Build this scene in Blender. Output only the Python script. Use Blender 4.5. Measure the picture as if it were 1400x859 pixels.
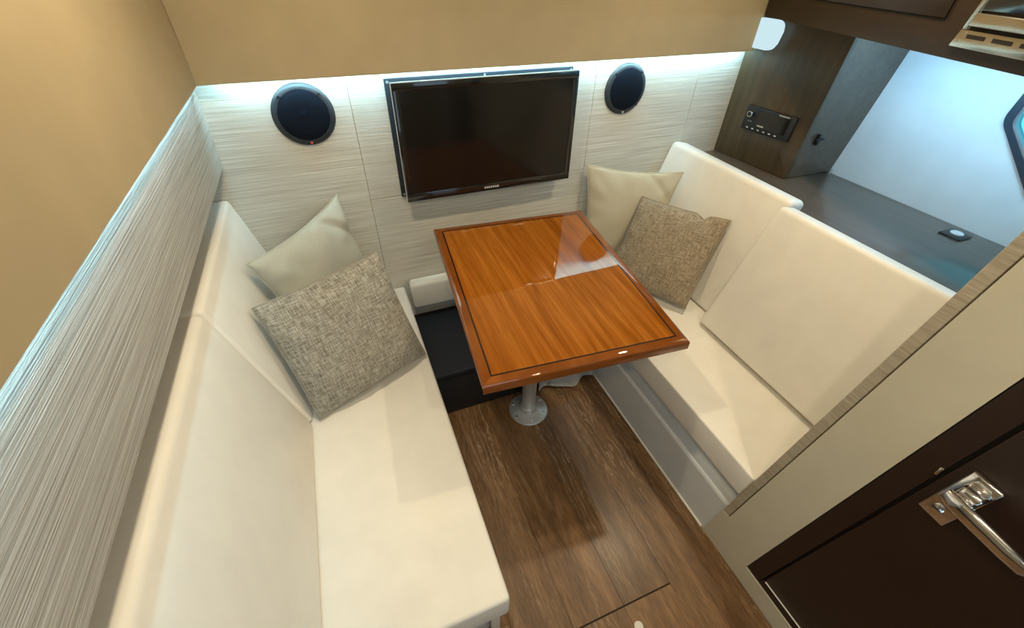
import bpy, bmesh, math, random
from mathutils import Vector, Matrix, noise
random.seed(7)
for o in list(bpy.data.objects): bpy.data.objects.remove(o)
scene = bpy.context.scene
COL = scene.collection

# ------------------------------------------------------------------ camera
YAW, PITCH, ROLL, FPX, CAMH = math.radians(22.4548), math.radians(40.5469), math.radians(1.3132), 583.17, 1.6
fw = Vector((math.sin(YAW)*math.cos(PITCH), math.cos(YAW)*math.cos(PITCH), -math.sin(PITCH)))
rt = Vector((math.cos(YAW), -math.sin(YAW), 0)); up = rt.cross(fw)
r2 = rt*math.cos(ROLL) + up*math.sin(ROLL); u2 = -rt*math.sin(ROLL) + up*math.cos(ROLL)
cam_d = bpy.data.cameras.new('camera'); cam = bpy.data.objects.new('camera', cam_d); COL.objects.link(cam)
M = Matrix((( r2.x, u2.x, -fw.x, 0), (r2.y, u2.y, -fw.y, 0), (r2.z, u2.z, -fw.z, CAMH), (0, 0, 0, 1)))
cam.matrix_world = M
cam_d.sensor_fit = 'HORIZONTAL'; cam_d.sensor_width = 36.0; cam_d.lens = 36.0*FPX/1400.0
cam_d.clip_start = 0.01; cam_d.clip_end = 100
scene.camera = cam

# ------------------------------------------------------------------ world, exposure
world = bpy.data.worlds.new('daylight'); scene.world = world; world.use_nodes = True
bg = world.node_tree.nodes['Background']
bg.inputs[0].default_value = (0.55, 0.80, 1.0, 1); bg.inputs[1].default_value = 2.2
vs = scene.view_settings
vs.view_transform = 'Standard'; vs.look = 'None'; vs.gamma = 1.0; vs.exposure = -0.12; vs.use_curve_mapping = False

WARM = (1.0, 0.83, 0.56); COOL = (0.42, 0.80, 1.0)
DOWNLIGHT_W = 7.2
LED_BACK, LED_LEFT, HULL_FILL = 95.0, 80.0, 68.0  # the hull value drives an added, unseen fill source

# ------------------------------------------------------------------ materials
def nt(name):
    m = bpy.data.materials.new(name); m.use_nodes = True
    t = m.node_tree; b = t.nodes['Principled BSDF']
    return m, t, b, t.nodes, t.links
def sset(b, **k):
    for a, v in k.items():
        key = {'rough': 'Roughness', 'metal': 'Metallic', 'coat': 'Coat Weight', 'coatr': 'Coat Roughness', 'spec': 'Specular IOR Level', 'sheen': 'Sheen Weight', 'ior': 'IOR'}[a]
        b.inputs[key].default_value = v
def rgba(c): return (c[0], c[1], c[2], 1)
def coords(t, scale, kind='Object', rnd=False):
    n, l = t.nodes, t.links
    tc = n.new('ShaderNodeTexCoord'); mp = n.new('ShaderNodeMapping'); mp.inputs['Scale'].default_value = scale
    src = tc.outputs[kind]
    if rnd:
        oi = n.new('ShaderNodeObjectInfo'); ml = n.new('ShaderNodeMath'); ml.operation = 'MULTIPLY'; ml.inputs[1].default_value = 37.0
        l.new(oi.outputs['Random'], ml.inputs[0])
        va = n.new('ShaderNodeVectorMath'); va.operation = 'ADD'
        l.new(src, va.inputs[0]); l.new(ml.outputs[0], va.inputs[1]); src = va.outputs[0]
    l.new(src, mp.inputs['Vector']); return mp.outputs[0]
def noise_n(t, vec, scale=1, detail=4, rough=.55, dist=0):
    x = t.nodes.new('ShaderNodeTexNoise'); x.inputs['Scale'].default_value = scale; x.inputs['Detail'].default_value = detail
    x.inputs['Roughness'].default_value = rough; x.inputs['Distortion'].default_value = dist
    t.links.new(vec, x.inputs['Vector']); return x.outputs['Fac']
def ramp(t, fac, stops):
    r = t.nodes.new('ShaderNodeValToRGB'); e = r.color_ramp.elements
    while len(e) < len(stops): e.new(.5)
    for k, (p, c) in zip(e, stops): k.position = p; k.color = rgba(c)
    t.links.new(fac, r.inputs['Fac']); return r.outputs['Color']
def mixc(t, fac, a, b, mode='MIX'):
    x = t.nodes.new('ShaderNodeMix'); x.data_type = 'RGBA'; x.blend_type = mode
    for sock, v in ((x.inputs[0], fac), (x.inputs[6], a), (x.inputs[7], b)):
        if isinstance(v, (int, float)): sock.default_value = v
        elif isinstance(v, tuple): sock.default_value = rgba(v)
        else: t.links.new(v, sock)
    return x.outputs[2]
def bump(t, b, h, strength=.3, dist=.002):
    x = t.nodes.new('ShaderNodeBump'); x.inputs['Strength'].default_value = strength; x.inputs['Distance'].default_value = dist
    t.links.new(h, x.inputs['Height']); t.links.new(x.outputs[0], b.inputs['Normal'])
def plain(name, c, rough=.5, metal=0, bumps=None, **k):
    m, t, b, n, l = nt(name); sset(b, rough=rough, metal=metal, **k)
    v = coords(t, (1, 1, 1))
    f = noise_n(t, v, 9, 3)
    c2 = tuple(x*.93 for x in c)
    l.new(ramp(t, f, [(.3, c2), (.7, c)]), b.inputs['Base Color'])
    if bumps:
        f2 = noise_n(t, v, bumps[0], 3); bump(t, b, f2, bumps[1], bumps[2])
    return m
def emit(name, c, s):
    m = bpy.data.materials.new(name); m.use_nodes = True; t = m.node_tree; t.nodes.clear()
    e = t.nodes.new('ShaderNodeEmission'); o = t.nodes.new('ShaderNodeOutputMaterial')
    e.inputs[0].default_value = rgba(c); e.inputs[1].default_value = s; t.links.new(e.outputs[0], o.inputs[0]); return m
def wood(name, stops, scale, rough=.35, coat=0, coatr=.05, rnd=True, bumpk=.1, spec=.5, coat_ior=1.5):
    m, t, b, n, l = nt(name); sset(b, rough=rough, coat=coat, coatr=coatr, spec=spec); b.inputs['Coat IOR'].default_value = coat_ior
    v = coords(t, scale, rnd=rnd)
    f = noise_n(t, v, 1, 6, .6, .6)
    c = ramp(t, f, stops)
    v2 = coords(t, tuple(s*4 if s > 5 else s*1.5 for s in scale), rnd=rnd)
    f2 = noise_n(t, v2, 1, 3, .6)
    c = mixc(t, .45, c, ramp(t, f2, [(.35, (.55, .55, .55)), (.65, (1, 1, 1))]), 'MULTIPLY')
    l.new(c, b.inputs['Base Color'])
    if bumpk: bump(t, b, f2, bumpk, .0008)
    return m
def grass(name, along, ca, cb):
    # grasscloth: fine irregular ribs running along one axis
    m, t, b, n, l = nt(name); sset(b, rough=.75, spec=.25)
    s = [430, 430, 430]; s['xyz'.index(along)] = 3.5
    f = noise_n(t, coords(t, tuple(s)), 1, 3, .6)
    s2 = [200, 200, 200]; s2['xyz'.index(along)] = 2
    f2 = noise_n(t, coords(t, tuple(s2)), 1, 3, .6)
    c = ramp(t, f, [(.32, ca), (.68, cb)])
    c = mixc(t, .5, c, ramp(t, f2, [(.3, (.70, .69, .66)), (.7, (1, 1, 1))]), 'MULTIPLY')
    l.new(c, b.inputs['Base Color'])
    ad = n.new('ShaderNodeMath'); ad.operation = 'ADD'; l.new(f, ad.inputs[0]); l.new(f2, ad.inputs[1])
    bump(t, b, ad.outputs[0], .4, .003)
    return m
def tweed(name, ca, cb, cc):
    m, t, b, n, l = nt(name); sset(b, rough=.95, spec=.1, sheen=.2)
    fa = noise_n(t, coords(t, (125, 11, 1), 'UV'), 1, 2, .7)
    fb = noise_n(t, coords(t, (11, 125, 1), 'UV'), 1, 2, .7)
    a = ramp(t, fa, [(.38, ca), (.5, cb), (.62, cc)]); c = ramp(t, fb, [(.38, ca), (.5, cb), (.62, cc)])
    l.new(mixc(t, .5, a, c), b.inputs['Base Color'])
    ad = n.new('ShaderNodeMath'); ad.operation = 'ADD'; l.new(fa, ad.inputs[0]); l.new(fb, ad.inputs[1])
    bump(t, b, ad.outputs[0], .7, .002)
    return m
def linen(name, c):
    m, t, b, n, l = nt(name); sset(b, rough=.9, spec=.15, sheen=.15)
    fa = noise_n(t, coords(t, (420, 40, 1), 'UV'), 1, 2); fb = noise_n(t, coords(t, (40, 420, 1), 'UV'), 1, 2)
    ad = n.new('ShaderNodeMath'); ad.operation = 'ADD'; l.new(fa, ad.inputs[0]); l.new(fb, ad.inputs[1])
    l.new(ramp(t, ad.outputs[0], [(.75, tuple(x*.86 for x in c)), (1.0, c)]), b.inputs['Base Color'])
    bump(t, b, ad.outputs[0], .25, .0008)
    return m
def floor_mat():
    m, t, b, n, l = nt('limed oak planks'); sset(b, rough=.42, coat=.15, coatr=.25)
    v = coords(t, (14, 1.6, 1), rnd=True); f = noise_n(t, v, 1, 6, .65, .8)
    base = ramp(t, f, [(.28, (.095, .042, .013)), (.5, (.20, .100, .037)), (.74, (.37, .21, .092))])
    # cathedral figure
    w = n.new('ShaderNodeTexWave'); w.wave_type = 'BANDS'; w.bands_direction = 'X'; w.inputs['Scale'].default_value = 2.4
    w.inputs['Distortion'].default_value = 14; w.inputs['Detail'].default_value = 5; w.inputs['Detail Scale'].default_value = 1.3; w.inputs['Detail Roughness'].default_value = .68
    l.new(coords(t, (6.5, 1.3, 1), rnd=True), w.inputs['Vector'])
    lines = ramp(t, w.outputs['Fac'], [(.0, (0, 0, 0)), (.86, (0, 0, 0)), (.97, (.85, .85, .85))])
    patch = ramp(t, noise_n(t, coords(t, (7, 1.2, 1), rnd=True), 1, 2), [(.45, (0, 0, 0)), (.62, (1, 1, 1))])
    streak = ramp(t, noise_n(t, coords(t, (150, 16, 1), rnd=True), 1, 3, .6), [(.5, (0, 0, 0)), (.75, (.32, .32, .32))])
    lm = mixc(t, 1.0, lines, patch, 'MULTIPLY')
    lm = mixc(t, .5, lm, streak, 'ADD')
    c = mixc(t, lm, base, (.46, .32, .19))
    pore = ramp(t, noise_n(t, coords(t, (260, 22, 1), rnd=True), 1, 2), [(.32, (.42, .42, .42)), (.55, (1, 1, 1))])
    c = mixc(t, .75, c, pore, 'MULTIPLY')
    oi = n.new('ShaderNodeObjectInfo')
    tone = ramp(t, oi.outputs['Random'], [(0, (.78, .78, .80)), (1, (1.12, 1.06, 1.0))])
    c = mixc(t, 1.0, c, tone, 'MULTIPLY')
    l.new(c, b.inputs['Base Color']); bump(t, b, lines, .1, .0006)
    return m
def glass_mat():
    m = bpy.data.materials.new('tinted glass'); m.use_nodes = True; t = m.node_tree; b = t.nodes['Principled BSDF']
    b.inputs['Base Color'].default_value = (.16, .62, .66, 1); b.inputs['Transmission Weight'].default_value = 1; b.inputs['Roughness'].default_value = .02
    b.inputs['IOR'].default_value = 1.05; return m

MT = dict(
    floor=floor_mat(),
    subfloor=plain('dark subfloor', (.02, .014, .01), .8),
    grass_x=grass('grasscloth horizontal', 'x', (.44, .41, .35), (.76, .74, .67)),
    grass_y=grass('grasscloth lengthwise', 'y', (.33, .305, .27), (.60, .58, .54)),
    valance=plain('tan suede liner', (.42, .335, .205), .85, bumps=(600, .15, .0006), spec=.2),
    liner=plain('white hull liner', (.78, .82, .84), .7, bumps=(400, .1, .0006), spec=.3),
    ceiling=plain('ceiling liner', (.72, .66, .55), .8),
    vinyl=plain('cream vinyl', (.86, .83, .77), .48, bumps=(700, .12, .0005)),
    vinylside=plain('pale vinyl side', (.80, .77, .70), .5, bumps=(700, .12, .0005)),
    piping=plain('cream piping', (.86, .82, .73), .5),
    gel=plain('pale grey gelcoat', (.66, .69, .72), .32),
    bead=plain('white sealant', (.82, .79, .72), .5),
    teak=wood('varnished teak', [(.25, (.21, .055, .005)), (.5, (.34, .104, .011)), (.75, (.49, .175, .024))], (42, 1.2, 42), .5, 1.0, .01, bumpk=0, spec=0, coat_ior=1.62),
    teakedge=wood('varnished teak edge', [(.2, (.16, .042, .007)), (.5, (.23, .066, .010)), (.8, (.31, .10, .018))], (5, 5, 26), .5, 1.0, .01, bumpk=0, spec=0, coat_ior=1.62),
    inlay=plain('black inlay', (.02, .008, .004), .25, coat=1.0, coatr=.02),
    alu=plain('satin aluminium', (.62, .64, .65), .36, .7),
    chrome=plain('chrome', (.86, .86, .88), .08, 1.0),
    steel=plain('brushed stainless', (.70, .67, .60), .24, 1.0),
    black=plain('black plastic', (.012, .013, .016), .35),
    gloss=plain('gloss black bezel', (.008, .008, .008), .12, coat=.5),
    screen=plain('dark screen', (.006, .005, .005), .13, spec=.4),
    rim=plain('silver rim', (.35, .37, .4), .3, .6),
    mount=plain('navy black mount panel', (.012, .018, .026), .35),
    speaker=plain('speaker rim black', (.022, .027, .034), .45),
    cloth=plain('speaker grille cloth', (.006, .009, .016), .95, bumps=(900, .4, .001), spec=.1),
    white=plain('white moulding', (.85, .88, .9), .45),
    baked_glow=emit('white cover baked glow', (.70, .93, 1.0), .95),  # not a lamp: emission replaces LED light on the white piece
    mark=plain('pale print', (.55, .56, .58), .5),
    red=plain('red badge', (.6, .08, .06), .4),
    walnut=wood('dark wenge veneer', [(.25, (.042, .026, .011)), (.55, (.075, .050, .024)), (.85, (.11, .076, .04))], (30, 30, 1.6), .32, .25, .2, bumpk=.05),
    walnut_h=wood('dark wenge veneer shelf', [(.25, (.085, .058, .038)), (.55, (.115, .082, .056)), (.85, (.15, .108, .076))], (26, 1.4, 26), .30, .35, .15, bumpk=.05),
    overhead=wood('dark brown cabinet veneer', [(.25, (.015, .007, .0022)), (.6, (.026, .013, .0045)), (.9, (.038, .020, .008))], (6, 6, 40), .38, .1, .3, bumpk=.05),
    door=plain('dark brown door laminate', (.020, .008, .0045), .45, bumps=(500, .15, .0005)),
    joint=plain('panel joint', (.16, .14, .11), .8),
    groove=plain('shadow gap black', (.008, .005, .004), .7),
    partition=plain('beige partition laminate', (.60, .56, .44), .6, bumps=(500, .1, .0004), spec=.25),
    strip=wood('light edge banding', [(.3, (.36, .31, .23)), (.6, (.50, .44, .34)), (.9, (.60, .55, .44))], (8, 8, 160), .6, bumpk=.2),
    navy=plain('navy black vinyl', (.004, .005, .010), .7, bumps=(300, .1, .0006)),
    charcoal=plain('charcoal base', (.012, .011, .012), .6),
    sheet=plain('white sheet', (.80, .80, .78), .6),
    tweed_l=tweed('grey tweed', (.14, .125, .10), (.30, .28, .235), (.52, .50, .44)),
    tweed_r=tweed('brown tweed', (.14, .11, .075), (.29, .235, .165), (.46, .39, .29)),
    linen_l=linen('sage linen', (.47, .46, .385)),
    linen_r=linen('oatmeal linen', (.53, .485, .37)),
    glass=glass_mat(),
    seal=plain('window gasket', (.012, .03, .05), .4),
    lens=emit('warm lamp lens', WARM, 14),
    led_back=emit('cool led back', COOL, LED_BACK), led_left=emit('cool led left', COOL, LED_LEFT), hull_fill=emit('cool hull fill', (.36, .72, 1.0), HULL_FILL),
)

# ------------------------------------------------------------------ builders
WL = {}
def wloc(o): return WL.get(o, Vector((0, 0, 0)))
def meta(o, label=None, cat=None, group=None, kind=None):
    if label: o['label'] = label
    if cat: o['category'] = cat
    if group: o['group'] = group
    if kind: o['kind'] = kind
    return o
def thing(name, label, cat, loc, group=None):
    o = bpy.data.objects.new(name, None); COL.objects.link(o); o.location = loc; o.empty_display_size = .05
    WL[o] = Vector(loc); return meta(o, label, cat, group)
def obj(name, bm, mat, parent=None, base=None, smooth=35):
    """bmesh in world coordinates -> one mesh object; the origin moves to base (or the parent's place)"""
    bmesh.ops.recalc_face_normals(bm, faces=bm.faces)
    if parent is not None: org = wloc(parent)
    elif base is not None: org = Vector(base)
    else:
        xs = [v.co for v in bm.verts]
        lo = Vector([min(c[i] for c in xs) for i in range(3)]); hi = Vector([max(c[i] for c in xs) for i in range(3)])
        org = Vector(((lo.x+hi.x)/2, (lo.y+hi.y)/2, lo.z))
    bmesh.ops.translate(bm, verts=bm.verts, vec=-org)
    if smooth:
        a = math.radians(smooth)
        for f in bm.faces: f.smooth = True
        for e in bm.edges:
            if len(e.link_faces) == 2 and e.calc_face_angle(0) > a: e.smooth = False
    me = bpy.data.meshes.new(name); bm.to_mesh(me); bm.free()
    me.materials.append(MT[mat] if isinstance(mat, str) else mat)
    o = bpy.data.objects.new(name, me); COL.objects.link(o)
    if parent is not None: o.parent = parent
    else: o.location = org
    WL[o] = org
    return o
def struct(name, bm, mat, label=None, **k): return meta(obj(name, bm, mat, **k), label, kind='structure')
def hexa(c, bm=None, bev=0, seg=2):
    """8 corners: bottom ring 4, top ring 4"""
    b2 = bmesh.new(); v = [b2.verts.new(p) for p in c]
    for q in ((0, 1, 2, 3), (4, 5, 6, 7), (0, 1, 5, 4), (1, 2, 6, 5), (2, 3, 7, 6), (3, 0, 4, 7)): b2.faces.new([v[i] for i in q])
    if bev: bmesh.ops.bevel(b2, geom=list(b2.edges), offset=bev, segments=seg, profile=.5, affect='EDGES')
    if bm is None: return b2
    me = bpy.data.meshes.new('tmp'); b2.to_mesh(me); b2.free(); bm.from_mesh(me); bpy.data.meshes.remove(me); return bm
def box(lo, hi, bm=None, bev=0, seg=2):
    x0, y0, z0 = lo; x1, y1, z1 = hi
    return hexa([(x0, y0, z0), (x1, y0, z0), (x1, y1, z0), (x0, y1, z0), (x0, y0, z1), (x1, y0, z1), (x1, y1, z1), (x0, y1, z1)], bm, bev, seg)
def prism(poly, axis, a, b, bm=None, bev=0, seg=2):
    """poly: 2-D points in the two other axes (in xyz order), extruded from a to b along axis"""
    b2 = bmesh.new()
    def P(p, k):
        q = list(p); q.insert('xyz'.index(axis), k); return b2.verts.new(q)
    A = [P(p, a) for p in poly]; B = [P(p, b) for p in poly]; n = len(poly)
    b2.faces.new(A); b2.faces.new(B[::-1])
    for i in range(n): b2.faces.new((A[i], A[(i+1) % n], B[(i+1) % n], B[i]))
    if bev: bmesh.ops.bevel(b2, geom=list(b2.edges), offset=bev, segments=seg, profile=.5, affect='EDGES')
    if bm is None: return b2
    me = bpy.data.meshes.new('tmp'); b2.to_mesh(me); b2.free(); bm.from_mesh(me); bpy.data.meshes.remove(me); return bm
def lathe(prof, center, axis=(0, 0, 1), seg=40, bm=None):
    """profile of (radius, height) revolved round an axis through center"""
    bm = bm or bmesh.new(); ax = Vector(axis).normalized(); R = ax.to_track_quat('Z', 'Y').to_matrix(); c = Vector(center)
    rings = []
    for r, h in prof:
        if r < 1e-6: rings.append([bm.verts.new(c + R @ Vector((0, 0, h)))])
        else: rings.append([bm.verts.new(c + R @ Vector((r*math.cos(2*math.pi*i/seg), r*math.sin(2*math.pi*i/seg), h))) for i in range(seg)])
    for a, b in zip(rings, rings[1:]):
        for i in range(seg):
            j = (i+1) % seg
            if len(a) == 1 and len(b) == 1: continue
            if len(a) == 1: bm.faces.new((a[0], b[i], b[j]))
            elif len(b) == 1: bm.faces.new((a[i], a[j], b[0]))
            else: bm.faces.new((a[i], a[j], b[j], b[i]))
    return bm
def tube(pts, r, seg=8, closed=False, bm=None):
    bm = bm or bmesh.new(); pts = [Vector(p) for p in pts]; n = len(pts); rings = []
    prev = None
    for i, p in enumerate(pts):
        if closed: d = pts[(i+1) % n] - pts[i-1]
        else: d = pts[min(i+1, n-1)] - pts[max(i-1, 0)]
        d.normalize()
        if prev is None: s = d.orthogonal().normalized()
        else: s = (prev - d*prev.dot(d)).normalized()
        prev = s; t = d.cross(s)
        rings.append([bm.verts.new(p + (s*math.cos(2*math.pi*k/seg) + t*math.sin(2*math.pi*k/seg))*r) for k in range(seg)])
    for i in range(n if closed else n-1):
        a, b = rings[i], rings[(i+1) % n]
        for k in range(seg): bm.faces.new((a[k], a[(k+1) % seg], b[(k+1) % seg], b[k]))
    if not closed: bm.faces.new(rings[0][::-1]); bm.faces.new(rings[-1])
    return bm

# ------------------------------------------------------------------ key measures (metres)
YB = 1.65                       # back wall
ZS = 0.41                       # seat height
XW = 0.923                      # aisle partition face
XL = -0.52                      # left hull liner
ZC = 1.95                       # ceiling
def edge_y(z): return .359 - .09*z     # leaning free edge of the partition

# ------------------------------------------------------------------ setting
fl = struct('floor', box((XL, -1.3, -.04), (2.45, YB, -.004)), 'subfloor', 'dark brown limed oak plank floor of the cabin aisle')
xs = [-.20+.18*i for i in range(8)]
cut = {0: [.9], 1: [.35], 2: [-.4], 3: [.258], 4: [.258], 5: [1.1, -.2], 6: [.75]}
for i in range(7):
    ys = [-1.3] + sorted(cut[i]) + [1.60]
    for a, b in zip(ys, ys[1:]):
        g = .0022 if abs(a-.258) < .01 else .0004
        g2 = .0022 if abs(b-.258) < .01 else .0004
        obj('plank', box((xs[i]+.0003, a+g, -.004), (xs[i+1]-.0003, b-g2, 0), bev=.0004, seg=1), 'floor', fl)
struct('ceiling', box((XL, -1.3, ZC), (2.6, YB, ZC+.04)), 'ceiling', 'cream cabin ceiling with recessed downlights')
wb = struct('wall_back', box((XL, YB+.006, 0), (2.45, YB+.05, ZC)), 'joint', 'pale grasscloth bulkhead behind the television')
g = .0007
for (x0, x1, z0, z1) in ((XL, .072, .0, ZC), (.072, 1.02, 0, .845), (.072, 1.02, .845, ZC), (1.02, 1.54, 0, ZC), (1.54, 2.45, 0, ZC)):
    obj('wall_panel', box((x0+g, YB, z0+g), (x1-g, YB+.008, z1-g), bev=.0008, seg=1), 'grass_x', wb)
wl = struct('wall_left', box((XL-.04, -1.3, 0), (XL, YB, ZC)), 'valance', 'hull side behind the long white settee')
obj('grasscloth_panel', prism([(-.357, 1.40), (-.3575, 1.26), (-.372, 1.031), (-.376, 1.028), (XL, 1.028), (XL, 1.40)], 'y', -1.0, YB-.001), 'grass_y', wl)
struct('trim_1', prism([(-.3385, 1.284), (-.3410, 1.284), (-.3410, ZC), (-.3385, ZC)], 'y', -1.3, 1.60, bev=.0005, seg=1), 'valance', 'tan valance above the left grasscloth panel')
struct('trim_2', prism([(1.60, 1.284), (1.606, 1.284), (1.606, ZC), (1.60, ZC)], 'x', -.3385, 1.759, bev=.001, seg=1), 'valance', 'tan valance above the television wall')
# coves above the light strips
struct('trim_3', box((-.338, 1.606, 1.34), (1.759, YB, 1.36)), 'ceiling', 'cove shelf hidden behind the back valance')
struct('trim_4', box((-.3575, -1.0, 1.34), (-.3435, 1.60, 1.36)), 'ceiling', 'cove shelf hidden behind the left valance')
# right hull side, flared outward
def hull_x(z): return 2.085 + .235*(z-.845)
WIN = [(.80, 1.180), (.60, 1.01), (.40, 1.0), (.38, 1.34), (.81, 1.40)]
def rounded(poly, r, seg=6):
    out = []; n = len(poly)
    for i in range(n):
        p = Vector(poly[i]); a = (Vector(poly[i-1])-p).normalized(); b = (Vector(poly[(i+1) % n])-p).normalized()
        ang = a.angle(b); d = min(r/math.tan(ang/2), .4*min((Vector(poly[i-1])-p).length, (Vector(poly[(i+1) % n])-p).length))
        A, B = p+a*d, p+b*d
        for k in range(seg+1):
            t = k/seg; out.append(tuple(A*(1-t)**2 + p*2*t*(1-t) + B*t*t))
    return out
def hull_piece(outer, inner, off0, off1):
    bm = bmesh.new(); n = len(inner)
    def P(q, off): return bm.verts.new((hull_x(q[1])+off, q[0], q[1]))
    O0 = [P(q, off0) for q in outer]; I0 = [P(q, off0) for q in inner]; O1 = [P(q, off1) for q in outer]; I1 = [P(q, off1) for q in inner]
    for i in range(n):
        j = (i+1) % n
        bm.faces.new((O0[i], O0[j], I0[j], I0[i])); bm.faces.new((O1[i], O1[j], I1[j], I1[i]))
        bm.faces.new((O0[i], O0[j], O1[j], O1[i])); bm.faces.new((I0[i], I0[j], I1[j], I1[i]))
    return bm
wr = rounded(WIN, .06)
wc = Vector((sum(p[0] for p in wr)/len(wr), sum(p[1] for p in wr)/len(wr)))
def grow(poly, d): return [tuple(Vector(p) + (Vector(p)-wc).normalized()*d) for p in poly]
def to_rect(p):
    # project from the window centre outwards to the sheet border
    y0, y1, z0, z1 = -.3, YB, .2, ZC
    d = Vector(p)-wc; k = []
    if d.x > 0: k.append((y1-wc.x)/d.x)
    if d.x < 0: k.append((y0-wc.x)/d.x)
    if d.y > 0: k.append((z1-wc.y)/d.y)
    if d.y < 0: k.append((z0-wc.y)/d.y)
    return tuple(wc + d*min(k))
def with_corners(poly):
    outer = [to_rect(p) for p in poly]
    for c in ((-.3, .2), (YB, .2), (YB, ZC), (-.3, ZC)):
        i = min(range(len(outer)), key=lambda k: (Vector(outer[k])-Vector(c)).length); outer[i] = c
    return outer
struct('wall_right', hull_piece(with_corners(wr), wr, 0, .03), 'liner', 'white flared hull side above the dark shelf', smooth=0)
w1 = struct('window_1', hull_piece(grow(wr, .020), grow(wr, -.004), -.010, .034), 'seal', 'hull window with dark gasket and turquoise glass')
obj('inner_ring', hull_piece(grow(wr, -.004), grow(wr, -.011), -.004, .03), 'rim', w1)
gp = grow(wr, -.010); bm = bmesh.new()
A = [bm.verts.new((hull_x(q[1])+.016, q[0], q[1])) for q in gp]; B = [bm.verts.new((hull_x(q[1])+.020, q[0], q[1])) for q in gp]
bm.faces.new(A); bm.faces.new(B[::-1])
for i in range(len(gp)): bm.faces.new((A[i], A[(i+1) % len(gp)], B[(i+1) % len(gp)], B[i]))
obj('pane', bm, 'glass', w1)
bm = box((XL, -1.34, 0), (-.05, -1.3, ZC)); box((.60, -1.34, 0), (2.6, -1.3, ZC), bm); box((-.05, -1.34, 0), (.60, -1.3, .55), bm)
struct('wall_rear', bm, 'partition', 'cream bulkhead around the open companionway')

# aisle partition with door, free edge leaning toward the door
DY0, DZ0, DZ1 = -.46, .085, 1.80
def dy(z): return .1997 - .077*z
SW = .026
bm = bmesh.new()
def pw(poly, x0=XW, x1=XW+.04, b=bm): prism(poly, 'x', x0, x1, b)
pw([(-1.3, 0), (edge_y(0), 0), (edge_y(DZ0), DZ0), (-1.3, DZ0)])
pw([(dy(DZ0), DZ0), (edge_y(DZ0), DZ0), (edge_y(.185), .185), (edge_y(.185)-SW, .186), (edge_y(ZC)-SW, ZC), (dy(ZC), ZC)])
pw([(DY0, DZ1), (dy(DZ1), DZ1), (dy(ZC), ZC), (DY0, ZC)])
pw([(-1.3, DZ0), (DY0, DZ0), (DY0, ZC), (-1.3, ZC)])
struct('wall_aisle', bm, 'partition', 'pale beige partition holding the dark brown door')
struct('trim_5', prism([(edge_y(.187)-SW+.0025, .187), (edge_y(.187), .187), (edge_y(ZC), ZC), (edge_y(ZC)-SW+.0025, ZC)], 'x', XW+.001, XW+.04, bev=.0015, seg=1), 'strip', 'light wood edge strip on the free end of the partition')
struct('wall_bulkhead', prism([(edge_y(0)-.045, 0), (edge_y(0)-.01, 0), (edge_y(ZC)-.01, ZC), (edge_y(ZC)-.045, ZC)], 'x', XW+.04, 2.40), 'partition', 'bulkhead running outboard from the partition')
dr = struct('door_1', prism([(DY0+.002, DZ0+.002), (dy(DZ0)-.002, DZ0+.002), (dy(DZ1)-.002, DZ1-.002), (DY0+.002, DZ1-.002)], 'x', XW+.016, XW+.038), 'groove', 'dark brown head door with chrome lever handle')
JW = .048
obj('door_jamb', prism([(dy(DZ0)-JW, DZ0+.002), (dy(DZ0)-.002, DZ0+.002), (dy(DZ1)-.002, DZ1-.002), (dy(DZ1)-JW, DZ1-.002)], 'x', XW+.003, XW+.02, bev=.0012, seg=1), 'door', dr)
obj('door_sill', prism([(DY0+.002, DZ0+.002), (dy(DZ0)-JW-.0005, DZ0+.002), (dy(DZ0+.03)-JW-.0005, DZ0+.032), (DY0+.002, DZ0+.032)], 'x', XW+.003, XW+.02, bev=.0012, seg=1), 'door', dr)
obj('leaf', prism([(DY0+.002, DZ0+.040), (dy(DZ0)-JW-.008, DZ0+.040), (dy(DZ1)-JW-.008, DZ1-.002), (DY0+.002, DZ1-.002)], 'x', XW+.004, XW+.02, bev=.002, seg=2), 'door', dr)
obj('bottom_rail_bead', tube([(XW+.0035, DY0+.01, DZ0+.036), (XW+.0035, dy(DZ0)-JW-.012, DZ0+.036)], .0022), 'bead', dr)
# strike plate glint in the gap, rosette and lever
obj('latch_bolt', box((XW+.001, .086, .846), (XW+.012, .092, .868), bev=.002), 'steel', dr)
lean = Vector((0, -.077, 1)).normalized(); ac = Vector((0, 1, .077)).normalized()
def leaned(y, z, hy, hz, x0, x1, bev, seg=3):
    c = [Vector((x, y, z)) + ac*sy*hy + lean*sz*hz for x in (x0, x1) for sy, sz in ((-1, -1), (1, -1), (1, 1), (-1, 1))]
    return hexa(c, None, bev, seg)
hd = obj('handle', leaned(.041, .838, .024, .071, XW-.006, XW+.004, .003), 'chrome', dr)
obj('neck', leaned(.035, .870, .017, .022, XW-.034, XW-.005, .006), 'chrome', hd)
bm = bmesh.new()
yy = [.056, .042, .0, -.045, -.074, -.084]; hz = [.014, .0175, .0165, .0155, .0145, .007]; zz = [.862, .861, .856, .850, .846, .845]; xx = [-.040, -.042, -.043, -.043, -.041, -.038]
hx = [.006, .0085, .0085, .008, .0075, .004]
rings = []
for y, h, x, t, z in zip(yy, hz, xx, hx, zz):
    rings.append([bm.verts.new((XW+x+t*math.copysign(abs(math.cos(a))**.5, math.cos(a)), y, z+h*math.copysign(abs(math.sin(a))**.7, math.sin(a)))) for a in [2*math.pi*(k+.5)/16 for k in range(16)]])
for a, b in zip(rings, rings[1:]):
    for k in range(16): bm.faces.new((a[k], a[(k+1) % 16], b[(k+1) % 16], b[k]))
bm.faces.new(rings[0][::-1]); bm.faces.new(rings[-1])
obj('lever', bm, 'chrome', hd, smooth=50)
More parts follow.
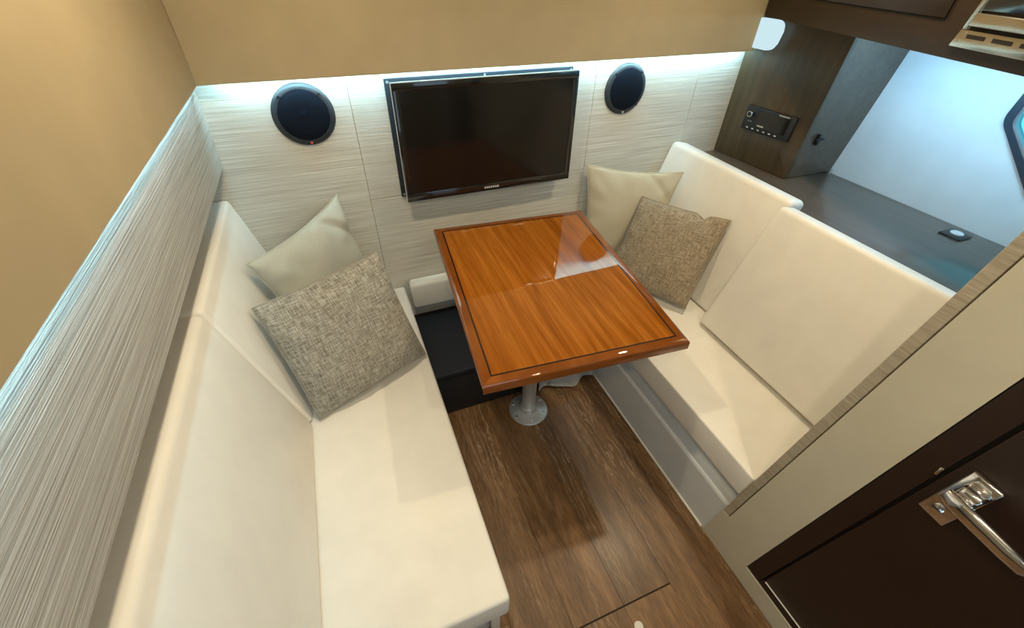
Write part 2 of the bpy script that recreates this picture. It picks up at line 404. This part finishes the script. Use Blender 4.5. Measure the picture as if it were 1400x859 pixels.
obj('privacy_turn', lathe([(0, .008), (.009, .007), (.011, 0)], (XW-.006, .047, .792), (-1, 0, 0), 20), 'chrome', hd)

# ------------------------------------------------------------------ lamps
def downlight(x, y, w, lab):
    t = thing('downlight', lab, 'ceiling lamp', (x, y, ZC), 'ceiling downlights')
    obj('bezel', lathe([(.030, -.001), (.034, -.006), (.042, -.005), (.044, 0), (.030, 0)], (x, y, ZC)), 'chrome', t)
    obj('lens', lathe([(0, -.003), (.030, -.003), (.030, -.001)], (x, y, ZC)), 'lens', t)
    ld = bpy.data.lights.new('downlight_lamp', 'AREA'); ld.shape = 'DISK'; ld.size = .05; ld.energy = w; ld.color = WARM
    lo = bpy.data.objects.new('downlight_lamp', ld); COL.objects.link(lo); lo.parent = t; lo.location = (0, 0, -.008)
for x, y, w in ((1.27, .93, 1.25), (.0, .93, 1.1), (.02, -.15, .7), (.68, -.25, .8)):
    downlight(x, y, w*DOWNLIGHT_W, 'small round recessed ceiling downlight with chrome bezel')
meta(obj('led_strip', box((-.30, 1.607, 1.298), (1.74, 1.615, 1.303)), 'led_back'), 'cool white light strip behind the valance over the television', 'light strip', 'cove light strips')
meta(obj('led_strip', box((-.3455, -.9, 1.296), (-.3415, 1.57, 1.301)), 'led_left'), 'cool white light strip behind the left valance', 'light strip', 'cove light strips')
meta(obj('led_strip', box((1.93, .35, 1.398), (1.95, 1.20, 1.406)), 'hull_fill'), 'added cool fill strip under the dark overhead cabinet, brightening the hull', 'light strip', 'cove light strips')  # unseen strip, added to brighten the hull side and shelf

# ------------------------------------------------------------------ settees
def slab(name, prof_xz, y0, y1, mat, label, cat='cushion', group=None, bev=.014, seg=4, ends=None):
    """prof: 4 points (x,z) bottom-front, bottom-back, top-back, top-front"""
    e0 = ends or (lambda z: y0)
    c = []
    (ax, az), (bx, bz), (cx, cz), (dx, dz) = prof_xz
    c = [(ax, e0(az), az), (bx, e0(bz), bz), (bx, y1, bz), (ax, y1, az), (dx, e0(dz), dz), (cx, e0(cz), cz), (cx, y1, cz), (dx, y1, dz)]
    return meta(obj(name, hexa(c, None, bev, seg), mat), label, cat, group)
# left
t = thing('settee_base', 'white moulded settee base under the long left seat cushion', 'settee base', (-.2, 1.0, 0))
obj('plinth', prism([(.085, 0), (.115, .02), (.120, .285), (XL+.002, .285), (XL+.002, 0)], 'y', .36, YB-.002, bev=.004), 'gel', t)
obj('end_post', prism([(.10, 0), (.128, 0), (.128, .26), (.10, .26)], 'y', .345, .359, bev=.004), 'bead', t)
obj('seat_board', box((XL+.002, .33, .285), (.128, YB-.002, .30), bev=.003), 'white', t)
slab('seat_cushion', [(.140, .30), (-.33, .30), (-.33, ZS), (.140, ZS)], .304, YB-.004, 'vinyl', 'long cream vinyl seat cushion of the left settee', bev=.012)
slab('backrest_cushion', [(-.278, .412), (-.40, .412), (-.505, .915), (-.397, .925)], 1.001, YB-.003, 'vinyl', 'cream backrest cushion behind the grey tweed pillow', group='left settee backrest cushions', bev=.014)
slab('backrest_cushion', [(-.278, .412), (-.40, .412), (-.505, .915), (-.397, .925)], .304, .999, 'vinyl', 'bare cream backrest cushion of the left settee, under the grasscloth panel', group='left settee backrest cushions', bev=.018)
# right
t = thing('settee_base', 'pale grey gelcoat settee base with ledge on the table side', 'settee base', (1.2, 1.0, 0))
obj('moulded_base', prism([(.925, 0), (.930, .203), (.9335, .210), (.940, .213), (.970, .213), (.974, .298), (1.50, .298), (1.50, 0)], 'y', .343, 1.648), 'gel', t, smooth=20)
obj('sealant_bead', tube([(.9235, .37, .004), (.9235, 1.18, .004)], .005), 'bead', t)
sc = slab('seat_cushion', [(.927, .30), (1.40, .30), (1.40, ZS), (.927, ZS)], .345, YB-.004, 'vinyl', 'cream vinyl seat cushion of the right settee with piped front edge', bev=.007, ends=lambda z: edge_y(z)+.001)
obj('piping', tube([(.932, .330, ZS-.004), (.930, 1.0, ZS-.004), (.932, 1.63, ZS-.004)], .003), 'piping', sc)
slab('backrest_cushion', [(1.318, .412), (1.41, .412), (1.575, .905), (1.486, .925)], .957, YB-.003, 'vinyl', 'cream backrest cushion behind the brown tweed pillow', group='right settee backrest cushions', bev=.022)
slab('backrest_cushion', [(1.236, .425), (1.33, .425), (1.495, .905), (1.412, .925)], .36, .953, 'vinyl', 'bare cream backrest cushion beside the partition, leaning forward', group='right settee backrest cushions', bev=.018, ends=lambda z: edge_y(z)+.004)
# centre ledge at the back
meta(obj('filler_cushion', box((.160, 1.585, .305), (.915, YB-.003, .445), bev=.018, seg=4), 'vinylside'), 'narrow white ledge cushion along the foot of the back wall', 'cushion')
t = thing('step_box', 'black padded step box under the table', 'step', (.4, 1.4, 0))
obj('plinth', box((.135, 1.185, 0), (.915, 1.648, .225), bev=.003), 'charcoal', t)
obj('pad', box((.135, 1.180, .226), (.915, 1.583, .262), bev=.012, seg=3), 'navy', t)
# white sheet hanging over the right half of the step
bm = bmesh.new(); NX, NZ = 40, 14; gr = []
for i in range(NX+1):
    u = i/NX; x = .62 + .29*u; row = []
    foot = 1.145 + .018*math.sin(u*9) - .012*u + .03*max(0, u-.75)
    for j in range(NZ+1):
        v = j/NZ
        if v < .75: z = .012 + (.275-.012)*(v/.75); y = foot + (1.172-foot)*(v/.75) + .006*math.sin(u*17+v*3)
        else: z = .275 + .003*math.sin(u*11); y = 1.172 + .12*(v-.75)/.25
        row.append(bm.verts.new((x, y, z + (.006*math.sin(u*7) if j == 0 else 0))))
    gr.append(row)
for i in range(NX):
    for j in range(NZ): bm.faces.new((gr[i][j], gr[i+1][j], gr[i+1][j+1], gr[i][j+1]))
bmesh.ops.solidify(bm, geom=list(bm.faces), thickness=.002)
meta(obj('white_sheet', bm, 'sheet', smooth=80), 'white crumpled sheet hanging to the floor behind the table pedestal', 'sheet')

# ------------------------------------------------------------------ table
TC = Vector((.555, 1.0657)); TA = math.radians(-4.75); TW, TL, TZ, TT = .629, .8035, .747, .036
SAG = .0366                      # the table top dips toward the aisle
ux = Vector((math.cos(TA), math.sin(TA))); uy = Vector((-math.sin(TA), math.cos(TA)))
def tp(u, v, z): q = TC + ux*u + uy*v; return (q.x, q.y, z + v*SAG)
tb = thing('dinette_table', 'varnished teak table with black inlay line on a silver pedestal', 'table', (.536, 1.078, 0))
HW, HL, BW, IW = TW/2, TL/2, .028, .0052
bm = bmesh.new(); bm2 = hexa([tp(*c) for c in ((-HW+BW, -HL+BW, TZ-TT+.003), (HW-BW, -HL+BW, TZ-TT+.003), (HW-BW, HL-BW, TZ-TT+.003), (-HW+BW, HL-BW, TZ-TT+.003), (-HW+BW+IW, -HL+BW+IW, TZ-.0001), (HW-BW-IW, -HL+BW+IW, TZ-.0001), (HW-BW-IW, HL-BW-IW, TZ-.0001), (-HW+BW+IW, HL-BW-IW, TZ-.0001))])
top = obj('table_top', bm2, 'teak', tb)
prof = [(BW, TZ-TT), (.006, TZ-TT), (.003, TZ-TT+.001), (.001, TZ-TT+.003), (0, TZ-TT+.006), (0, TZ-.008), (.0008, TZ-.0045), (.003, TZ-.0015), (.007, TZ), (BW, TZ)]
def border(p_in, side, mat, name, parent):
    bm = bmesh.new(); rr = []
    for end in (0, 1):
        ring = []
        for ins, z in p_in:
            a, b = -HW+ins, HW-ins; c, d = -HL+ins, HL-ins
            pts = {'s': ((a, c), (b, c)), 'e': ((b, c), (b, d)), 'n': ((b, d), (a, d)), 'w': ((a, d), (a, c))}[side]
            ring.append(bm.verts.new(tp(*pts[end], z)))
        rr.append(ring)
    n = len(p_in)
    for k in range(n): bm.faces.new((rr[0][k], rr[0][(k+1) % n], rr[1][(k+1) % n], rr[1][k]))
    bm.faces.new(rr[0]); bm.faces.new(rr[1][::-1])
    return obj(name, bm, mat, parent, smooth=40)
for s in 'senw':
    border(prof, s, 'teakedge', 'border_board', top)
    border([(BW, TZ-.004), (BW+IW, TZ-.004), (BW+IW, TZ+.0001), (BW, TZ+.0001)], s, 'inlay', 'inlay_strip', top)
fx, fy = .536, 1.078
obj('pedestal_pole', lathe([(0, .02), (.031, .02), (.031, TZ-TT-.010), (.0, TZ-TT-.010)], (fx, fy, 0), seg=36), 'alu', tb)
obj('top_flange', lathe([(0, TZ-TT-.016), (.075, TZ-TT-.012), (.085, TZ-TT-.008), (.085, TZ-TT-.0045), (0, TZ-TT-.0045)], (fx, fy, 0), seg=36), 'alu', tb)
bf = obj('base_flange', lathe([(0, 0), (.088, 0), (.089, .004), (.086, .008), (.060, .012), (.042, .018), (.036, .030), (.034, .034), (0, .034)], (fx, fy, 0), seg=48), 'alu', tb)
for k in range(6):
    a = 2*math.pi*(k+.35)/6; x, y = fx+.072*math.cos(a), fy+.072*math.sin(a)
    obj('screw', lathe([(0, .0145), (.004, .014), (.0062, .0115), (.0062, .008)], (x, y, 0), seg=12), 'chrome', bf)

# ------------------------------------------------------------------ television on the back wall
mp = meta(obj('mounting_panel', box((.192, 1.638, .841), (.910, YB-.0005, 1.263), bev=.003), 'mount'), 'flat navy black mounting panel screwed to the wall behind the television', 'mounting panel')
for x, z in ((.203, 1.252), (.55, 1.255), (.899, 1.252), (.203, .852), (.899, .852), (.55, .852)):
    obj('screw', lathe([(0, .003), (.004, .0025), (.005, 0)], (x, 1.638, z), (0, -1, 0), 10), 'rim', mp)
tv = thing('television', 'slim black flat television mounted on the grasscloth wall', 'television', (.554, 1.60, .845))
obj('mount_arm', box((.42, 1.612, .95), (.69, 1.637, 1.16), bev=.003), 'black', tv)
obj('rear_shell', box((.207, 1.588, .847), (.901, 1.612, 1.258), bev=.005, seg=3), 'rim', tv)
X0, X1, Z0, Z1, YF = .205, .903, .845, 1.260, 1.576
bz = obj('bezel', box((X0, YF+.003, Z0), (X1, 1.588, Z1), bev=.002), 'gloss', tv)
for lo, hi in (((X0, YF, Z0), (X1, YF+.004, Z0+.030)), ((X0, YF, Z1-.022), (X1, YF+.004, Z1)), ((X0, YF, Z0+.0302), (X0+.022, YF+.004, Z1-.0222)), ((X1-.022, YF, Z0+.0302), (X1, YF+.004, Z1-.0222))):
    obj('bezel_bar', box(lo, hi, bev=.0012), 'gloss', bz)
for lo, hi in (((X0-.0022, YF+.001, Z0), (X0-.0002, 1.588, Z1+.002)), ((X0, YF+.001, Z1+.0002), (X1, 1.588, Z1+.0022))):
    obj('edge_trim', box(lo, hi), 'alu', bz)
obj('screen', box((X0+.0222, YF+.0018, Z0+.0302), (X1-.0222, YF+.0032, Z1-.0222)), 'screen', tv)
bm = bmesh.new(); x = .518
for k, w in enumerate((.008, .007, .008, .007, .008, .007, .009)):
    box((x, YF-.0006, Z0+.010), (x+w*.75, YF+.0002, Z0+.018), bm)
    x += w+.0015
obj('maker_mark', bm, 'mark', tv)
# ------------------------------------------------------------------ speakers
def speaker(x, z, lab, badge):
    t = thing('wall_speaker', lab, 'speaker', (x, YB, z), 'round wall speakers')
    rim = obj('rim', lathe([(.097, 0), (.097, .005), (.093, .010), (.081, .0145), (.079, .0145), (.079, 0)], (x, YB, z), (0, -1, 0), 56), 'speaker', t)
    gr = obj('grille', lathe([(0, .0185), (.03, .018), (.055, .0165), (.077, .0142), (.0785, .013), (.0785, .004)], (x, YB, z), (0, -1, 0), 56), 'cloth', t)
    obj('tweeter', lathe([(0, .0200), (.010, .0192), (.016, .0180)], (x, YB, z+.006), (0, -1, 0), 28), 'cloth', gr)
    for a in (45, 135, 225, 315):
        c = math.radians(a); obj('screw', lathe([(0, .0165), (.0045, .016), (.0052, .0135)], (x+.086*math.cos(c), YB, z+.086*math.sin(c)), (0, -1, 0), 12), 'black', rim)
    obj('badge', box((x-.004, YB-.0150, z-.091), (x+.004, YB-.010, z-.084), bev=.001), badge, rim)
speaker(-.080, 1.171, 'round black speaker above the sage linen pillow', 'red')
speaker(1.168, 1.165, 'round black speaker above the oatmeal linen pillow', 'mark')

# ------------------------------------------------------------------ dark stereo tower, shelf, overhead cabinet
tw = thing('stereo_cabinet', 'dark wood corner cabinet with a stereo on its side', 'cabinet', (1.9, 1.45, .847))
ZT = 1.405
def tface(y, z): return 1.766 + (1.65-y)*.108 + .085*(z-.845)*min(1, (1.65-y)/.4)
obj('side_panel', hexa([(1.766, 1.648, .847), (1.80, 1.648, .847), (1.84, 1.252, .847), (tface(1.25, .847), 1.25, .847), (1.766, 1.648, ZT), (1.80, 1.648, ZT), (1.88, 1.252, ZT), (tface(1.25, ZT), 1.25, ZT)]), 'walnut', tw)
fp = obj('front_panel', hexa([(tface(1.25, .847)+.004, 1.252, .847), (hull_x(.847)-.002, 1.245, .847), (hull_x(.847)-.002, 1.275, .847), (1.85, 1.275, .847), (tface(1.25, ZT)+.004, 1.252, ZT), (hull_x(ZT)-.002, 1.245, ZT), (hull_x(ZT)-.002, 1.275, ZT), (1.89, 1.275, ZT)]), 'walnut_h', tw)
bm = box((1.893, 1.237, .985), (1.910, 1.252, 1.03), bev=.004); box((1.880, 1.232, 1.004), (1.925, 1.241, 1.014), bm, .003)
obj('latch', bm, 'black', fp)
meta(obj('side_shelf', box((1.56, edge_y(.83)+.004, .815), (hull_x(.815)-.002, YB-.003, .845), bev=.002), 'walnut_h'), 'dark wood shelf running behind the right backrests to the hull', 'shelf')
# stereo
yA, yB_, zA, zB = 1.305, 1.535, .988, 1.086
def sp(y, z, o): 
    n = Vector((-1, -.108, .0)).normalized(); p = Vector((tface(y, z), y, z)) + n*o; return p
def spbox(y0, y1, z0, z1, o0, o1, bev=.002, seg=2):
    return hexa([sp(y0, z0, o0), sp(y1, z0, o0), sp(y1, z0, o1), sp(y0, z0, o1), sp(y0, z1, o0), sp(y1, z1, o0), sp(y1, z1, o1), sp(y0, z1, o1)], None, bev, seg)
st = thing('marine_stereo', 'small black stereo head unit with round knob on the dark cabinet', 'stereo', tuple(sp(1.42, .988, 0)))
obj('body', spbox(yA, yB_, zA, zB, .0005, .020, .003), 'black', st)
dsp = obj('display', spbox(yA+.022, yB_-.062, zA+.022, zB-.010, .0198, .0208, .0003, 1), 'gloss', st)
kn = obj('knob', lathe([(.012, 0), (.0125, .012), (.010, .016), (0, .016)], sp(yB_-.030, zB-.030, .020), (-1, -.108, 0), 28), 'black', st)
obj('knob_ring', lathe([(.0125, .012), (.0135, .0135), (.0125, .0165), (.0095, .0168)], sp(yB_-.030, zB-.030, .020), (-1, -.108, 0), 28), 'steel', kn)
for k in range(6): obj('button', spbox(yB_-.026-.028*k-.010, yB_-.026-.028*k, zA+.008, zA+.013, .0198, .0212, .0003, 1), 'mark', st)
for k in range(2): obj('button', spbox(yB_-.024-.012*k-.004, yB_-.024-.012*k, zA+.036, zA+.039, .0198, .0212, .0003, 1), 'mark', st)
bm = bmesh.new()
for k in range(6): 
    me = bpy.data.meshes.new('tmp'); b3 = spbox(yA+.030+.008*k, yA+.0355+.008*k, zB-.0095, zB-.005, .0198, .0206, 0); b3.to_mesh(me); b3.free(); bm.from_mesh(me); bpy.data.meshes.remove(me)
obj('maker_mark', bm, 'mark', st)
obj('screen_text', spbox(yB_-.105, yB_-.075, zA+.026, zA+.031, .0206, .0212, 0), 'mark', dsp)
# square plate with push button on the shelf
t = thing('shelf_socket', 'square black plate with white push button set in the shelf', 'socket', (2.0, .668, .845))
obj('plate', box((1.955, .630, .8452), (2.030, .700, .850), bev=.0025), 'black', t)
obj('button', lathe([(.020, .850), (.020, .8535), (.016, .856), (0, .8565)], (1.998, .665, 0), seg=28), 'white', t)
meta(obj('hook', tube([(2.066, 1.232, .853), (2.060, 1.222, .862), (2.052, 1.218, .856), (2.046, 1.222, .848)], .003), 'chrome'), 'tiny chrome hook where shelf, cabinet and hull meet', 'hook')
# overhead cabinet
A2, B2 = Vector((1.742, 1.587)), Vector((1.411, .552)); dd = (B2-A2).normalized(); nn = Vector((dd.y, -dd.x))
if nn.x > 0: nn = -nn
def cp(s, o, z): q = A2 + dd*s + nn*o; return (q.x, q.y, z)
S1 = 1.345; ZK = 1.41
def cbox(s0, s1, z0, z1, o0, o1, bev=0, seg=2, l0=0, l1=0):
    return hexa([cp(s0, o0, z0), cp(s1, o0, z0), cp(s1, o1, z0), cp(s0, o1, z0), cp(s0+l0, o0, z1), cp(s1+l1, o0, z1), cp(s1+l1, o1, z1), cp(s0+l0, o1, z1)], None, bev, seg)
oc = thing('overhead_cabinet', 'dark brown overhead cabinet above the right settee with a microwave built in', 'cabinet', cp(.6, -.2, ZK))
a, b = cp(0, 0, 0), cp(S1, 0, 0); hx = hull_x(ZK)-.004
obj('carcass', prism([a[:2], b[:2], (hx, b[1]), (hx, a[1])], 'z', ZK, ZC-.001), 'overhead', oc)
for s0, s1 in ((.02, .345), (.352, .825)):
    d_ = obj('door', cbox(s0, s1, 1.487, ZC-.02, .0015, .006, .003), 'overhead', oc)
    obj('shadow_gap', cbox(s0-.004, s1+.004, 1.483, ZC-.016, .0002, .0012), 'groove', d_)
mw = thing('microwave', 'stainless trimmed black microwave set into the overhead cabinet', 'microwave', cp(1.1, 0, 1.437))
F0, F1, G0, G1 = .880, 1.335, 1.437, 1.80
fr = obj('trim_frame', cbox(F0, F1, G0, G0+.036, .0004, .010, .002, 2, .010, 0), 'steel', mw)
obj('trim_bar', cbox(F0+.0102, F0+.028, G0+.0362, G1, .0004, .010, .002, 2, .05, .05), 'steel', mw)
obj('oven_door', cbox(F0+.034, F1, G0+.074, G1, .0004, .012, .002, 2, .04, 0), 'gloss', mw)
obj('handle', cbox(F0+.030, F1, G0+.044, G0+.070, .0004, .020, .003, 3, .003, 0), 'steel', mw)
obj('gap_strip', cbox(F0+.028, F1, G0+.0365, G0+.0435, .0004, .003), 'groove', mw)
for k in range(6): obj('vent_slot', cbox(F0+.034+.066*k, F0+.082+.066*k, G0+.020, G0+.028, .0098, .0104, 0), 'groove', mw)
for s, z in ((F0+.030, G0+.030), (F0+.012, G0+.012)):
    obj('screw', lathe([(0, .0025), (.003, .002), (.0038, 0)], cp(s, .010, z), (nn.x, nn.y, 0), 10), 'chrome', mw)
# white cover between valance end and tower; emission stands in for LED light
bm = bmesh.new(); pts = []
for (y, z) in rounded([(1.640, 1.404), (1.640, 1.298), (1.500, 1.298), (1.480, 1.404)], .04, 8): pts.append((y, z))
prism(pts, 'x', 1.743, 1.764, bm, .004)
meta(obj('white_cover', bm, 'baked_glow'), 'white curved cover with rounded lower corner, its lit look put in as glow, between tan valance and dark cabinet', 'cover')
# floor plug
meta(obj('floor_plug', lathe([(0, .0035), (.011, .0035), (.014, .002), (.0145, 0), (0, 0)], (.533, .195, .0002), seg=28), 'bead'), 'small round pale finger-pull plug in the floor hatch', 'plug')

# ------------------------------------------------------------------ pillows
def pillow(name, corners, T, mat, label, group, seed, dent=None, pinch=.07, N=44, fold=0):
    """corners BL BR TR TL of the seam square; T half thickness"""
    bl, br, tr, tl = [Vector(c) for c in corners]
    c = (bl+br+tr+tl)/4; U = ((br-bl)+(tr-tl))/2; V = ((tl-bl)+(tr-br))/2; n = U.cross(V).normalized()
    s = (U.length+V.length)/2
    def seam(u, v):
        a, b = (u+1)/2, (v+1)/2
        k = pinch
        p = (bl*(1-a)+br*a)*(1-b) + (tl*(1-a)+tr*a)*b
        q = -U/2*u*k*(1-v*v)*abs(u)**1.5 - V/2*v*k*(1-u*u)*abs(v)**1.5
        if dent:
            du, wdt, dep = dent
            q -= V/2*dep*max(0, v)**2*math.exp(-((u-du)/wdt)**2)
        return p+q
    def th(u, v):
        e = (max(0, 1-u**4)*max(0, 1-v**4))
        k = 1 - fold*math.exp(-((u+v-1.30)/.09)**2) - .5*fold*math.exp(-((u*.55-v+1.25)/.10)**2)*max(0, -u)
        return T*(e**.55)*(.82+.18*math.cos(u*1.4)*math.cos(v*1.4))*k
    bm = bmesh.new(); uvl = bm.loops.layers.uv.new('UVMap'); front = {}; back = {}
    uvd = {}
    for i in range(N+1):
        for j in range(N+1):
            u = math.sin((2*i/N-1)*math.pi/2); v = math.sin((2*j/N-1)*math.pi/2)
            u = .55*u+.45*(2*i/N-1); v = .55*v+.45*(2*j/N-1)
            p = seam(u, v); h = th(u, v)
            w1 = noise.noise(Vector((u*1.7+seed, v*1.7, seed*.7)))*.16*T*(h/T)
            rad = math.sqrt(u*u+v*v)
            ang = math.atan2(v, u)
            w2 = noise.noise(Vector((ang*3.2+seed*3, rad*1.2, 5)))*.30*T*max(0, rad-.5)*(h/T)**.6*2
            f = bm.verts.new(p+n*(h+w1+w2)); front[i, j] = f; uvd[f] = ((u+1)/2*s/.42, (v+1)/2*s/.42)
            if i in (0, N) or j in (0, N): back[i, j] = f
            else:
                g = bm.verts.new(p-n*(h-w1*.5)); back[i, j] = g; uvd[g] = uvd[f]
    for i in range(N):
        for j in range(N):
            for d, rev in ((front, 0), (back, 1)):
                q = [d[i, j], d[i+1, j], d[i+1, j+1], d[i, j+1]]
                if rev: q.reverse()
                f = bm.faces.new(q)
                for lp in f.loops: lp[uvl].uv = uvd[lp.vert]
    zlow = min(v.co.z for v in bm.verts)
    o = meta(obj(name, bm, mat, base=(c.x, c.y, zlow), smooth=80), label, 'pillow', group)
    edge = [seam(-1+2*k/20, -1) for k in range(20)] + [seam(1, -1+2*k/20) for k in range(20)] + [seam(1-2*k/20, 1) for k in range(20)] + [seam(-1, 1-2*k/20) for k in range(20)]
    obj('seam', tube(edge, .003, 6, True), mat, o, smooth=80)
    return o
PG = 'scatter pillows on the settees'
pillow('throw_pillow', [(-.257, .998, .425), (.130, 1.161, .432), (.044, 1.332, .801), (-.343, 1.169, .786)], .074, 'tweed_l', 'grey tweed pillow leaning on the sage linen pillow', PG, 1.3, pinch=.035)
pillow('throw_pillow', [(-.256, 1.295, .43), (.030, 1.575, .45), (-.045, 1.625, .894), (-.350, 1.335, .838)], .062, 'linen_l', 'plain sage linen pillow in the corner of the left settee', PG, 4.1, pinch=.10, fold=.45)
pillow('throw_pillow', [(1.040, 1.367, .435), (1.222, 1.022, .448), (1.412, 1.118, .779), (1.232, 1.465, .757)], .055, 'tweed_r', 'brown tweed pillow with a dented top edge on the right settee', PG, 7.7, dent=(.48, .085, .11), pinch=.04)
pillow('throw_pillow', [(1.015, 1.555, .435), (1.318, 1.400, .445), (1.418, 1.450, .853), (1.015, 1.622, .876)], .036, 'linen_r', 'plain oatmeal linen pillow in the corner of the right settee', PG, 9.2, pinch=.09, fold=.35)
